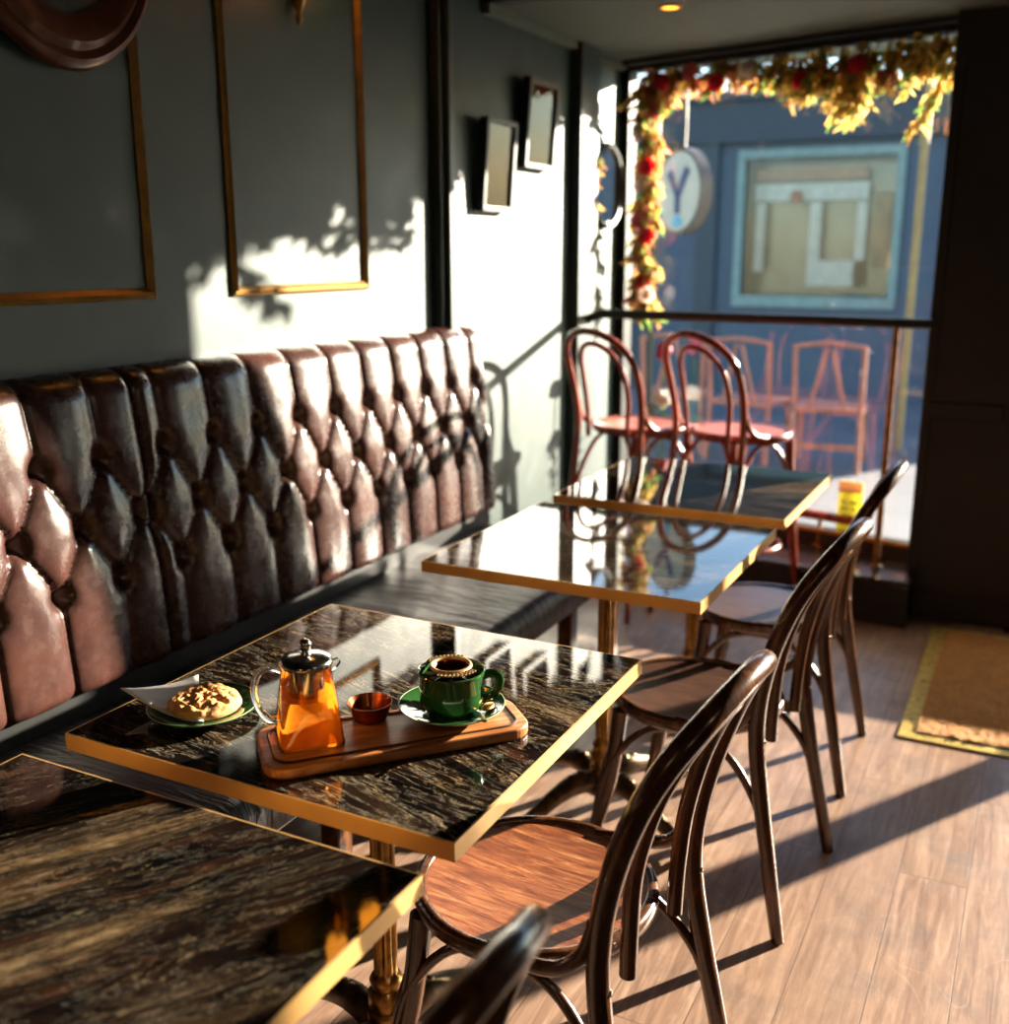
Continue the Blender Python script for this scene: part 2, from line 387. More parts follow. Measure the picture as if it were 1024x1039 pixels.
# glazed entrance door with kick board, then the second front window
DX0, DX1 = .02, .83
dr = MB().box((DX0, 4.56, .01), (DX1, 4.60, .33)); dr.box((DX0, 4.56, 2.08), (DX1, 4.60, 2.2)); dr.box((DX0-.01, 4.56, .01), (DX0+.03, 4.60, 2.2)); dr.box((DX1-.04, 4.56, .01), (DX1, 4.60, 2.2))
dro = struct(dr.build('door_1', M['door'], smooth=False, bevel=.003))
MB().box((DX0+.03, 4.577, .33), (DX1-.06, 4.583, 2.08)).build('door_glass', M['pane'], dro, smooth=False)
MB().tube([(DX1-.10, 4.52, .95), (DX1-.10, 4.52, 1.15)], .01).build('door_handle', M['brass'], dro)
th_ = struct(MB().box((-.03, 4.44, 0), (.9, 4.60, .012)).build('trim_9', M['steel'], smooth=False))
fw = MB().box((DX1, 4.56, 0), (.95, 4.60, 1.05)); fw.box((DX1, 4.56, 1.05), (DX1+.03, 4.60, CEIL)); fw.box((.95, 4.56, 0), (1.78, 4.60, .42)); fw.box((1.78, 4.52, 0), (XR+.1, 4.66, CEIL)); fw.box((-.02, 4.55, 2.2), (1.78, 4.66, CEIL))  # low unseen block by the door is added to cast the floor's shadow band
struct(fw.build('wall_front.001', M['door'], smooth=False))
struct(MB().box((.86, 4.584, .42), (1.78, 4.590, 2.2)).build('window_2', M['pane'], smooth=False))

# raised window ledge: dark board on a black riser
lg = MB().prism([(-.385, 4.30), (-.385, 4.66), (XW, 5.01), (XW, 4.47)], .172, .2)
struct(lg.build('trim_10', mk_bent('dark_ledge_board', '1c1512', '2c211b', '40302a', .22), smooth=False, bevel=.003))
lr = MB().prism([(-.39, 4.33), (-.39, 4.66), (XW, 5.01), (XW, 4.50)], 0, .172); struct(lr.build('trim_11', M['black'], smooth=False))

# ------------------------------------------------------------------ rail across the window
rl = empty('window_rail', (-.55, 4.48, .2), 0, 'black handrail on a slim brass post across the shop window', 'railing')
def W2L(P, o): return [Vector(p)-o.location for p in P]
MB().tube(W2L([(-.41, 4.49, 1.203), (-1.0, 4.5, 1.205), (-1.74, 4.5, 1.207), (-1.80, 4.503, 1.205), (-1.85, 4.51, 1.19), (-1.90, 4.53, 1.165)], rl), .021, 12, samples=6).build('handrail', M['black'], rl)
MB().lathe([(.028, 0), (.028, .006), (.014, .012), (.013, .98), (.013, .99)], 16, c=(.012, 0, .0)).build('post', M['oldbrass'], rl)
fr_ = empty('foot_rail', (-.82, 4.67, .2), 0, 'low red-brown timber foot rail on a short brass post inside the window', 'rail')
L0 = Vector((-.64, 4.69)); L1 = Vector((-1.75, 4.93)); d = (L1-L0).normalized(); nn = Vector((d.y, -d.x))*.022
MB().prism([((L0+nn).x+.82, (L0+nn).y-4.67), ((L1+nn).x+.82, (L1+nn).y-4.67), ((L1-nn).x+.82, (L1-nn).y-4.67), ((L0-nn).x+.82, (L0-nn).y-4.67)], .115, .15).build('rail_board', M['redwood'], fr_, smooth=False, bevel=.004)
for x, y in ((0, .057), (-.82, .235)):
    MB().lathe([(.028, 0), (.026, .006), (.009, .012), (.009, .115)], 14, c=(x, y, 0)).build('post', M['oldbrass'], fr_)

# ------------------------------------------------------------------ banquette
bq = empty('banquette', (-1.5, 2.0, 0), 0, 'long banquette in deep buttoned oxblood leather against the dark green wall', 'banquette')
ox, oy = -1.5, 2.0
ROWS = (1.04, .90, .77); BZ0, BZ1 = .545, 1.222
def backrest(y0, y1, first, parent):
    """deep-buttoned pad: three staggered rows of buttons, diamond folds, channels above and below"""
    sp = .1675
    btn = [[], [], []]
    for r in range(3):
        s = first+(sp/2 if r == 1 else 0)
        k = int((y0-s)/sp)-1
        while s+k*sp < y1+.1:
            btn[r].append((s+k*sp, ROWS[r])); k += 1
    segs = []
    for r in (0, 1):
        for a in btn[r]:
            for b in btn[r+1]:
                if abs(a[0]-b[0]) < sp*.6: segs.append((a, b))
    for a in btn[0]: segs.append((a, (a[0], BZ1+.05)))
    for a in btn[2]: segs.append((a, (a[0], BZ0-.05)))
    pts = [q for r in btn for q in r]
    ny = int((y1-y0)/.0058); nz = int((BZ1-BZ0)/.0062); V = []; idx = {}
    def h(y, z):
        dm = 1
        for (a, b) in segs:
            if min(a[0], b[0])-.1 > y or max(a[0], b[0])+.1 < y: continue
            dx, dz = b[0]-a[0], b[1]-a[1]; t = ((y-a[0])*dx+(z-a[1])*dz)/(dx*dx+dz*dz); t = min(1, max(0, t))
            q = (y-a[0]-t*dx)**2+(z-a[1]-t*dz)**2
            if q < dm: dm = q
        dm = sqrt(dm); e = min(1, dm/.068); f = .009*sin(e*pi/2)+.009*(1-exp(-dm/.008))+.003*(1-exp(-dm/.002))
        for (a, b) in pts:
            q = (y-a)**2+(z-b)**2
            if q < .009: f -= .030*exp(-q/.00055)
        return f
    # ring structure: front grid, then back edge at the wall
    R = .045
    for j in range(nz+1):
        z = BZ0+(BZ1-BZ0)*j/nz
        for i in range(ny+1):
            y = y0+(y1-y0)*i/ny
            t = (z-BZ0)/(BZ1-BZ0)
            x = -1.792+(-1.868+1.792)*t + .012*sin(pi*t)
            back = 0
            for e, RR in ((BZ1-z, .055), (y-y0, .032), (y1-y, .032), (z-BZ0, .028)):
                if e < RR: back += RR-sqrt(max(0, RR*RR-(RR-e)**2))
            x += h(y, z)+.009 - min(back, .075)
            x += .003*noise.noise(Vector((y*9, z*9, 3)))
            V.append((max(x, XW+.004)-ox, y-oy, z))
    F = [(j*(ny+1)+i, j*(ny+1)+i+1, (j+1)*(ny+1)+i+1, (j+1)*(ny+1)+i) for j in range(nz) for i in range(ny)]
    # skirt to the wall
    ring = [i for i in range(ny+1)]+[j*(ny+1)+ny for j in range(1, nz+1)]+[nz*(ny+1)+i for i in range(ny-1, -1, -1)]+[j*(ny+1) for j in range(nz-1, 0, -1)]
    n0 = len(V)
    for k in ring: V.append((XW+.002-ox, V[k][1], V[k][2]))
    n = len(ring); F += [(ring[k], ring[(k+1) % n], n0+(k+1) % n, n0+k) for k in range(n)]
    o = link('backrest', mesh('backrest', V, F), M['leather'], parent)
    for r in btn:
        for (y, z) in r:
            if y0+.03 < y < y1-.03:
                t = (z-BZ0)/(BZ1-BZ0); x = -1.792-.076*t+.012*sin(pi*t)-.021
                MB().ball((x-ox, y-oy, z), .013, 12, (.55, 1, 1)).build('button', M['leather'], o)
    # piped edge along the top
    return o
b1 = backrest(.05, 1.752, 1.465, bq); b2 = backrest(1.752, 3.42, 1.99, bq)
def cushion(y0, y1):
    nx, ny = 40, int((y1-y0)/.03); V = []; x0, x1 = -1.84, -1.235
    for j in range(ny+1):
        for i in range(nx+1):
            u = i/nx; v = j/ny; x = x0+(x1-x0)*u; y = y0+(y1-y0)*v
            e = min(u*(x1-x0), (1-u)*(x1-x0), v*(y1-y0), (1-v)*(y1-y0))
            dz = .035-sqrt(max(0, .035**2-(max(0, .035-e))**2)) if e < .035 else 0
            z = .485-dz+.012*sin(pi*u)*1+.006*noise.noise(Vector((x*5, y*9, 1)))
            V.append((x-ox, y-oy, z))
    F = [(j*(nx+1)+i, j*(nx+1)+i+1, (j+1)*(nx+1)+i+1, (j+1)*(nx+1)+i) for j in range(ny) for i in range(nx)]
    ring = [i for i in range(nx+1)]+[j*(nx+1)+nx for j in range(1, ny+1)]+[ny*(nx+1)+i for i in range(nx-1, -1, -1)]+[j*(nx+1) for j in range(ny-1, 0, -1)]
    n0 = len(V); n = len(ring)
    for k in ring: V.append((V[k][0], V[k][1], .385))
    F += [(ring[k], ring[(k+1) % n], n0+(k+1) % n, n0+k) for k in range(n)]; F.append(tuple(n0+k for k in range(n)))
    return link('seat_cushion', mesh('seat_cushion', V, F), M['seatleather'], bq)
cushion(.05, 1.752); cushion(1.756, 3.42)
MB().box((-1.90-ox, .05-oy, .36), (-1.26-ox, 3.42-oy, .385)).build('seat_frame', M['bent'], bq, smooth=False)
MB().box((-1.915-ox, .05-oy, .0), (-1.80-ox, 3.42-oy, .54)).build('back_frame', M['black'], bq, smooth=False)
for y in (.12, .95, 1.72, 2.3, 3.0, 3.37):
    MB().box((-1.32-ox, y-.026-oy, 0), (-1.27-ox, y+.026-oy, .36)).build('leg', M['bent'], bq, smooth=False, bevel=.004)

# ------------------------------------------------------------------ tables
def make_table(k, label):
    t = empty('cafe_table', (0, 0, 0), 0, label, 'table', 'marble cafe tables in a row')
    w = .35; th = .0275
    MB().box((-w+.003, -w+.003, TZ-th), (w-.003, w-.003, TZ)).build('tabletop', MAR[k], t, smooth=False)
    e = MB(); V = []
    prof = ((0, TZ-th-.0005), (0, TZ-.0005), (-.0032, TZ-.0005), (-.0032, TZ-th-.0005))
    for sx, sy in ((1, 1), (-1, 1), (-1, -1), (1, -1)):
        for a, z in prof: V.append((sx*(w+a), sy*(w+a), z))
    e.add(V, [(i*4+q, i*4+(q+1) % 4, ((i+1) % 4)*4+(q+1) % 4, ((i+1) % 4)*4+q) for i in range(4) for q in range(4)])
    e.build('edge_band', M['brassedge'], t, smooth=False)
    MB().box((-.2, -.2, TZ-th-.012), (.2, .2, TZ-th-.0005)).build('mounting_plate', M['black'], t, smooth=False)
    col = [(.03, .10), (.036, .105), (.036, .125), (.030, .13), (.034, .14), (.034, .165), (.026, .175), (.031, .19), (.026, .20), (.022, .205)]
    col += [(.022, .21+i*.03) for i in range(15)] + [(.024, .648), (.031, .655), (.031, .663), (.025, .668), (.033, .678), (.036, .69), (.036, TZ-th-.012)]
    MB().lathe(col, 48, flute=(.209, .64, 12, .16)).build('column', M['oldbrass'], t)
    MB().lathe([(.04, .055), (.055, .06), (.06, .075), (.05, .09), (.034, .10), (.03, .11)], 32).build('column_collar', M['iron'], t)
    for a in range(4):
        R = Matrix.Rotation(a*pi/2, 4, 'Z')
        P = [(.03, 0, .085), (.09, 0, .10), (.16, 0, .085), (.23, 0, .055), (.28, 0, .035), (.315, 0, .035)]
        f = MB(); f.tube([R @ Vector(p) for p in P], [.026, .027, .022, .018, .017, .014], 12, samples=6, sq=1.15)
        for s in range(7):
            x = .08+.03*s; z = .10+.028-.09*max(0, (x-.1))/.2*1.0
            f.ball(R @ Vector((x, 0, max(z, .052))), .012-.0006*s, 8, (1, 1, .6))
        f.ball(R @ Vector((.32, 0, .032)), .02, 10)
        leg = f.build('leg', M['iron'], t)
        MB().lathe([(.014, 0), (.017, .004), (.017, .012), (.010, .018)], 14, c=R @ Vector((.32, 0, 0))).build('foot_glide', M['steel'], leg)
    return t
TB = [(0, -.9535, .618, 0, 0), (1, -.9527, 1.3955, 0, .0), (2, -.951, 2.4605, .0, 0), (3, -.9405, 3.2135, .012, 0)]
TL = ['marble cafe table in the front left corner, its top bare', 'marble cafe table carrying the tea tray and cookie plate',
      'empty marble cafe table reflecting the white wall, third from the front', 'empty marble cafe table nearest the window and red stools']
tables = []
for (k, x, y, dz, _), lb in zip(TB, TL):
    t = make_table(k, lb); t.location = (x, y, 0); tables.append(t)
    if dz:
        for ch in t.children:
            if ch.name.split('.')[0] in ('tabletop', 'edge_band', 'mounting_plate'): ch.location.z += dz
for t, rot in zip(tables, (20, 76, -27, 15)):
    for ch in t.children:
        if ch.name.split('.')[0] in ('leg', 'column', 'column_collar'): ch.rotation_euler.z = radians(rot)

# ------------------------------------------------------------------ bentwood chairs
def make_chair(name, label, cat, group, sh=.46, bh=.445, wood=None, seatm=None, stool=False):
    t = empty(name, (0, 0, 0), 0, label, cat, group)
    top = sh+bh; f = sh/.46; sc = .93 if stool else 1
    # outer loop doubles as the rear legs
    k = bh/.445
    H = [(.214, -.290, 0), (.205, -.262, sh*.3), (.190, -.224, sh*.72), (.184, -.206, sh), (.189, -.211, sh+.10*k), (.194, -.232, sh+.20*k), (.192, -.262, sh+.29*k), (.172, -.292, sh+.355*k), (.125, -.325, sh+.408*k), (.06, -.345, sh+.437*k)]
    P = [Vector((x*sc, y, z)) for x, y, z in H]+[Vector((0, -.350, top))]+[Vector((-x*sc, y, z)) for x, y, z in reversed(H)]
    r = [.0145, .0165]+[.0185]*8; r = r+[.0185]+r[::-1]
    if stool: r = [q*.8 for q in r]
    MB().tube(P, r, 14, samples=6).build('back_frame', wood, t)
    H = [(.092, -.212, sh-.045), (.094, -.214, sh+.04), (.100, -.222, sh+.14*k), (.098, -.245, sh+.24*k), (.085, -.275, sh+.315*k), (.05, -.306, sh+.37*k)]
    P = [Vector((x*(1 if not stool else 1.15), y, z)) for x, y, z in H]+[Vector((0, -.322, sh+.39*k))]+[Vector((-x*(1 if not stool else 1.15), y, z)) for x, y, z in reversed(H)]
    MB().tube(P, .0138 if not stool else .011, 12, samples=7).build('inner_loop', wood, t)
    # seat ring and panel
    MB().lathe([(.176, sh-.032), (.196, sh-.032), (.205, sh-.022), (.206, sh-.008), (.202, sh), (.193, sh+.003), (.186, sh+.0005), (.184, sh-.006)], 64, capb=True, capt=False).build('seat_rim', wood, t)
    V = []; F = []; n = 64; RR = (.001, .05, .1, .15, .175, .1845)
    for r_ in RR:
        for k in range(n):
            a = 2*pi*k/n; V.append((r_*cos(a), r_*sin(a), sh-.003-.006*(1-(r_/.185)**2)))
    for i in range(len(RR)-1):
        for k in range(n): F.append((i*n+k, i*n+(k+1) % n, (i+1)*n+(k+1) % n, (i+1)*n+k))
    F.append(tuple(range(n)))
    link('seat', mesh('seat', V, F), seatm, t)
    for s in (-1, 1):
        MB().tube([(s*.142, .135, sh-.034), (s*.155, .152, sh*.55), (s*.178, .185, sh*.2), (s*.19, .20, 0)], [.0195, .0185, .0155, .0125], 14, samples=6).build('leg', wood, t)
        MB().tube([(s*.185*sc, -.02, sh-.006), (s*.196*sc, -.09, sh-.003), (s*.198*sc, -.15, sh+.012), (s*.193*sc, -.187, sh+.05), (s*.191*sc, -.200, sh+.10)], [.009, .012, .0125, .0125, .011], 10, samples=5).build('knee_bracket', wood, t)
    # arched braces
    a = .30*sh; z1 = sh-.045
    A = {'fr': Vector((.176, .181, a)), 'fl': Vector((-.176, .181, a)), 'br': Vector((.202*sc, -.255, a)), 'bl': Vector((-.202*sc, -.255, a))}
    for u, v in (('fr', 'br'), ('fl', 'bl'), ('fr', 'fl')):
        p, q = A[u], A[v]; c_ = (p+q)/2
        inn = Vector((-c_.x, -c_.y, 0)).normalized()*.035
        P = [p, p.lerp(q, .07)+inn*.45+Vector((0, 0, (z1-a)*.52)), p.lerp(q, .26)+inn+Vector((0, 0, (z1-a)*.9)), c_+inn*1.1+Vector((0, 0, z1-a)), p.lerp(q, .74)+inn+Vector((0, 0, (z1-a)*.9)), p.lerp(q, .93)+inn*.45+Vector((0, 0, (z1-a)*.52)), q]
        MB().tube(P, .0095, 10, samples=6).build('brace', wood, t)
    if stool:
        MB().tube([(.165*cos(2*pi*k/24)*1.14, .165*sin(2*pi*k/24)*1.2-.02, .30) for k in range(24)], .011, 10, closed=True).build('foot_ring', wood, t)
    for s in (-1, 1):
        MB().lathe([(.0065, 0), (.007, .002), (.004, .005)], 10, M=Matrix.Rotation(radians(-90), 4, 'X').inverted(), c=(s*.182*sc, -.222, sh-.012)).build('screw', M['steel'], t)
    return t
GRP = 'dark bentwood cafe chairs along the tables'
chB = make_chair('bentwood_chair', 'dark bentwood chair with a worn orange-brown seat beside the tea table', 'chair', GRP, wood=M['bent'], seatm=M['seatwood'])
chC = copy_tree(chB); chC['label'] = 'dark bentwood chair with striped light on its seat, behind the chair with the orange-brown seat'
chD = copy_tree(chB); chD['label'] = 'dark bentwood chair nearest the window pier, seat mirroring blue daylight'
chA = copy_tree(chB); chA['label'] = 'bentwood chair at the bottom edge showing only its curved back top'
for q in chC.children:
    if q.name.startswith('seat') and 'rim' not in q.name: q.data = q.data.copy(); q.data.materials[0] = M['seatdark']
for q in chD.children:
    if q.name.startswith('seat') and 'rim' not in q.name: q.data = q.data.copy(); q.data.materials[0] = M['seatdark']
for o, x, y, a in ((chB, -.668, 1.430, 86), (chC, -.662, 2.325, 86), (chD, -.672, 3.03, 91), (chA, -.70, .675, 88)):
    o.location = (x, y, 0); o.rotation_euler.z = radians(a)
st1 = make_chair('bar_stool', 'red bentwood bar stool by the window, the left one beside the wall', 'bar stool', 'red bentwood bar stools at the window rail', sh=.775, bh=.40, wood=M['redwood'], seatm=M['redseat'], stool=True)
st2 = copy_tree(st1); st2['label'] = 'red bentwood bar stool by the window, the right one nearer the pier'
for o, x, y, a in ((st1, -1.50, 4.225, -20), (st2, -1.078, 4.255, -24)):
    o.location = (x, y, 0); o.rotation_euler.z = radians(a)

# ------------------------------------------------------------------ tea things on the second table
BA = radians(46); BC = Vector((-.83, 1.26, TZ))
bu = Vector((cos(BA), sin(BA), 0)); bn = Vector((-sin(BA), cos(BA), 0))
bd = empty('serving_board', BC, BA, 'narrow wooden serving board under the teapot and green cup', 'board')
bo = MB().prism(rrect(.41, .155, .035, 8, w2=.13), .0, .018).build('board', M['board'], bd, smooth=False, bevel=.004, seg=3)
g = MB(); ring = [Vector((x, y, .0184)) for x, y in rrect(.375, .12, .024, 8, w2=.098)]
g.tube(ring, .0022, 6, closed=True); g.build('groove', plain('groove_dark_wood', '5a3016', .5), bd)
BT = TZ+.0182
# teapot
pc = BC+bu*(-.128)+bn*.018; pc.z = BT
tp = empty('teapot', pc, BA, 'square-based glass teapot of amber tea with a steel lid', 'teapot')
def sqround(h, k, n=64, r0=.047, r1=.046):
    """outline that goes from rounded square (k=0) to circle (k=1)"""
    out = []
    for i in range(n):
        a = 2*pi*i/n; p = 9*(1-k)**1.6+2
        rr = (abs(cos(a))**p+abs(sin(a))**p)**(-1/p); s = r0*(1-k)+r1*k
        out.append(Vector((rr*cos(a)*s, rr*sin(a)*s, h)))
    return out
def loft(rings, capb=True, capt=False):
    V = [v for r in rings for v in r]; n = len(rings[0])
    F = [(i*n+k, i*n+(k+1) % n, (i+1)*n+(k+1) % n, (i+1)*n+k) for i in range(len(rings)-1) for k in range(n)]
    if capb: F.append(tuple(range(n))[::-1])
    if capt: F.append(tuple((len(rings)-1)*n+k for k in range(n)))
    return MB().add(V, F)
Hs = [0, .004, .02, .04, .06, .08, .10, .118]
def rad(h): return .0475-.0115*(h/.118)
body = loft([sqround(h, min(1, (h/.1)**1.1), r0=rad(h), r1=rad(h)+.001) for h in Hs]).build('glass_body', M['vessel'], tp)
tea = loft([sqround(h, min(1, (h/.1)**1.1), r0=rad(h)-.002, r1=rad(h)-.001) for h in (.003, .006, .02, .04, .06, .07)], True, True).build('tea', M['tea'], tp)
bs = loft([sqround(0, 0, r0=.0478), sqround(.003, 0, r0=.0482), sqround(.0031, 0, r0=.044)]).build('glass_base', M['vessel'], tp)
MB().lathe([(.0255, .045), (.0265, .05), (.0268, .118), (.031, .119), (.031, .121)], 40, capt=False).build('infuser', M['steel'], tp)
MB().lathe([(.0385, .116), (.040, .119), (.040, .123), (.036, .127), (.024, .130), (.008, .132), (.006, .137)], 48, capt=True).build('lid', M['steel'], tp)
MB().lathe([(.005, .132), (.0055, .138), (.009, .142), (.010, .148), (.007, .154), (.002, .156)], 24).build('lid_knob', M['steel'], tp)
Rl = Matrix.Rotation(radians(165), 4, 'Z')
hd = [(.035, 0, .106), (.052, 0, .112), (.070, 0, .104), (.078, 0, .080), (.074, 0, .050), (.060, 0, .030), (.044, 0, .030)]
MB().tube([Rl @ Vector(p) for p in hd], .0058, 10, samples=6).build('handle', M['hglass'], tp)
Rs = Matrix.Rotation(radians(-15), 4, 'Z')
sp = MB().tube([Rs @ Vector(p) for p in ((.033, 0, .108), (.043, 0, .117), (.048, 0, .1215))], [.009, .007, .005], 10, cap=False, samples=4); sp.build('spout', M['vessel'], tp)
# copper drip bowl
bc_ = BC+bu*(-.028)+bn*.048; bc_.z = BT
db = empty('copper_bowl', bc_, 0, 'tiny copper bowl between the teapot and the green cup', 'bowl')
MB().lathe([(.0, .001), (.025, .001), (.027, .004), (.034, .025), (.0355, .029), (.0345, .029), (.030, .018), (.025, .005), (.0, .004)], 40, capb=False, capt=False).build('bowl', M['copper'], db)
# saucer, cup, strainer
cc = BC+bu*.098+bn*.022; cc.z = BT
sa = empty('saucer', cc, 0, 'green glazed saucer holding the cup on the serving board', 'saucer')
MB().lathe([(.0, .0), (.035, .0), (.040, .001), (.072, .012), (.084, .0185), (.0845, .0205), (.082, .0205), (.070, .0155), (.044, .0065), (.030, .0055), (.0, .0055)], 64, capb=False, capt=False).build('dish', M['greenglaze'], sa)
MB().tube([(.0838*cos(2*pi*k/64), .0838*sin(2*pi*k/64), .0203) for k in range(64)], .0009, 6, closed=True).build('rim', M['greenrim'], sa)
cu = empty('cup', (cc.x, cc.y, BT+.0058), 0, 'green glazed cup of dark coffee with a lace-edged strainer on it', 'cup')
MB().lathe([(.0, .0), (.034, .0), (.036, .004), (.044, .009), (.0505, .018), (.0515, .030), (.0515, .063), (.053, .066), (.053, .070), (.051, .071), (.0485, .068), (.0455, .03), (.038, .012), (.0, .010)], 56, capb=False, capt=False).build('bowl', M['greenglaze'], cu)
MB().lathe([(.0, .058), (.047, .058)], 40, capb=False, capt=False).build('coffee', M['coffee'], cu)
Rh = Matrix.Rotation(radians(28), 4, 'Z')
MB().tube([Rh @ Vector(p) for p in ((.048, 0, .060), (.062, 0, .063), (.074, 0, .058), (.074, 0, .042), (.066, 0, .028), (.047, 0, .022))], .005, 10, samples=6, sq=1.5).build('handle', M['greenglaze'], cu)
sn = empty('tea_strainer', (cc.x-.002, cc.y+.002, BT+.0058+.0722), 0, 'gilt lace-edged strainer resting across the green cup', 'strainer')
ls = MB(); ls.tube([(.031*cos(2*pi*k/40), .031*sin(2*pi*k/40), .0035) for k in range(40)], .003, 8, closed=True)
for k in range(40):
    if 4 < (k % 20) < 15: continue
    a = 2*pi*k/40+radians(-40)
    for rr, q in ((.037, .0032), (.0425, .003)):
        ls.tube([(rr*cos(a)+q*cos(2*pi*j/8), rr*sin(a)+q*sin(2*pi*j/8), .003) for j in range(8)], .0011, 5, closed=True)
ls.build('lace_rim', M['lace'], sn)
MB().lathe([(.030, .0035), (.027, -.004), (.016, -.010), (.0, -.011)], 32, capb=False, capt=False).build('strainer_bowl', M['copper'], sn)
# teaspoon on the saucer
tsn = empty('teaspoon', (cc.x, cc.y, BT), 0, 'small gilt teaspoon lying on the saucer right of the green cup', 'spoon')
MB().tube([(.052, -.002, .013), (.066, -.022, .0175), (.083, -.046, .0245)], [.002, .0022, .0042], 8, samples=5, sq=.5).build('handle', M['brass'], tsn)
MB().ball((.0535, .02, .016), .0135, 12, (.7, 1.25, .3)).build('spoon_bowl', M['brass'], tsn)
# cookie plate
pcx = Vector((-1.160, 1.200, TZ))
pl = empty('plate', pcx, 0, 'green glazed side plate with a cookie at the left of the tea table', 'plate')
MB().lathe([(.0, .0), (.038, .0), (.042, .002), (.07, .010), (.088, .0155), (.0885, .0175), (.086, .0175), (.068, .0135), (.045, .0065), (.0, .0055)], 64, capb=False, capt=False).build('dish', M['greenglaze'], pl)
MB().tube([(.0875*cos(2*pi*k/64), .0875*sin(2*pi*k/64), .0175) for k in range(64)], .0009, 6, closed=True).build('rim', M['greenrim'], pl)
V = []; F = []; nr, na = 22, 72; base_z = .0285
for i in range(nr+1):
    r = .058*i/nr
    for k in range(na):
        a = 2*pi*k/na; e = 1+.05*noise.noise(Vector((cos(a)*2, sin(a)*2, 5))); x, y = r*e*cos(a), r*e*sin(a)
        q = i/nr; lump = abs(noise.noise(Vector((x*46, y*46, 2))))*.014+noise.noise(Vector((x*120, y*120, 7)))*.005-.004*(abs(noise.noise(Vector((x*30, y*30, 9)))) < .06)
        z = .012*sqrt(max(0, 1-q**4))+lump*(1-q**5)
        V.append((x, y, z))
for i in range(nr):
    for k in range(na): F.append((i*na+k, i*na+(k+1) % na, (i+1)*na+(k+1) % na, (i+1)*na+k))
n0 = len(V)
for k in range(na): V.append((V[nr*na+k][0]*.9, V[nr*na+k][1]*.9, -.004))
F += [(nr*na+k, nr*na+(k+1) % na, n0+(k+1) % na, n0+k) for k in range(na)]; F.append(tuple(n0+k for k in range(na)))
ck = link('cookie', mesh('cookie', V, F), M['cookie'], None, loc=(pcx.x+.008, pcx.y-.004, TZ+.0205)); tag(ck, 'big golden baked cookie on the green plate', 'cookie'); ck.rotation_euler = (radians(3), radians(4), 0)
chs = MB()
# napkin folded under the cookie
nk = MB(); NP = [(-.105, -.052), (-.062, .085), (.01, .012), (.046, -.042), (.03, -.062)]
Vn = []; rows = 14
def npz(x, y): 
    r = sqrt(x*x+y*y); return max(.0075, .0075+(r-.045)*.26)+.0035
A0, B0, C0 = Vector((-.122, -.056)), Vector((-.070, .066)), Vector((.056, -.060))
idx = {}
for i in range(rows+1):
    for j in range(rows+1-i):
        p = A0+(B0-A0)*(i/rows)+(C0-A0)*(j/rows); idx[i, j] = len(Vn)
        Vn.append((p.x, p.y, npz(p.x, p.y)+.004*(i/rows)**2+.006*(1-i/rows-j/rows)**2+.0015*noise.noise(Vector((p.x*40, p.y*40, 0)))))
Fn = []
for i in range(rows):
    for j in range(rows-i):
        Fn.append((idx[i, j], idx[i+1, j], idx[i, j+1]))
        if j < rows-i-1: Fn.append((idx[i+1, j], idx[i+1, j+1], idx[i, j+1]))
no = link('napkin', mesh('napkin', Vn, Fn), M['napkin'], None, loc=(pcx.x, pcx.y, pcx.z)); so = no.modifiers.new('s', 'SOLIDIFY'); so.thickness = .0015; so.offset = -1
tag(no, 'white paper napkin corner folded under the cookie', 'napkin')

# ------------------------------------------------------------------ wall pictures, mirrors, lamp
def picture(name, label, y0, y1, z0, z1, tilt, face, cat='picture'):
    t = empty(name, (XW+.004, (y0+y1)/2, z0), 0, label, cat); w, h = y1-y0, z1-z0
    t.rotation_euler = (0, radians(tilt), 0)
    f = MB(); f.box((0, -w/2, 0), (.035, -w/2+.018, h)); f.box((0, w/2-.018, 0), (.035, w/2, h)); f.box((0, -w/2+.018, 0), (.035, w/2-.018, .018)); f.box((0, -w/2+.018, h-.018), (.035, w/2-.018, h))
    f.build('frame', M['black'], t, smooth=False, bevel=.002)
    MB().box((.006, -w/2+.018, .018), (.022, w/2-.018, h-.018)).build('print', face, t, smooth=False)
    MB().box((.0225, -w/2+.0182, .0182), (.0235, w/2-.0182, h-.0182)).build('glass', M['pane'], t, smooth=False)
    return t
def blotch(name, cols, sc=9):
    t = NT(name); f = t.noise(t.coord(), sc, 3, .5, .6); t.base(t.ramp(f, [(.3+.4*i/(len(cols)-1), lin(c)) for i, c in enumerate(cols)], 'LINEAR')); t.set(Roughness=.3); return t.m
picture('picture_frame', 'slim black-framed picture low on the wall, the left of two', 3.53, 3.77, 1.625, 1.95, 4, blotch('pale_print', ['556064', '9aa3a2', 'd0d4d0', '7a8486']))
picture('picture_frame', 'slim black-framed colourful picture, the higher right of two', 3.88, 4.15, 1.80, 2.13, 4, blotch('colour_print', ['6b4238', 'b38a76', 'a9adc0', '5c6a86', 'd9c9c0'], 14))
Ry = Matrix.Rotation(radians(90), 4, 'Y')
rm = empty('round_mirror', (XW, 4.80, 1.775), 0, 'round black-rimmed mirror on the wall next to the window', 'mirror')
MB().lathe([(.165, .0), (.19, .0), (.193, .02), (.186, .03), (.172, .026), (.168, .012)], 64, M=Ry, capb=False, capt=False).build('frame', M['black'], rm)
MB().lathe([(.0, .012), (.170, .012)], 64, M=Ry, capb=False, capt=False).build('mirror_glass', plain('mirror_silver', 'e8ecec', .04, 1, var=.01), rm)
om = empty('oval_picture', (XW+.012, 1.70, 2.175), 0, 'round dark wooden framed painting at the top left corner', 'picture')
S = Matrix.Diagonal((1.22, 1, 1, 1)) @ Matrix.Identity(4)
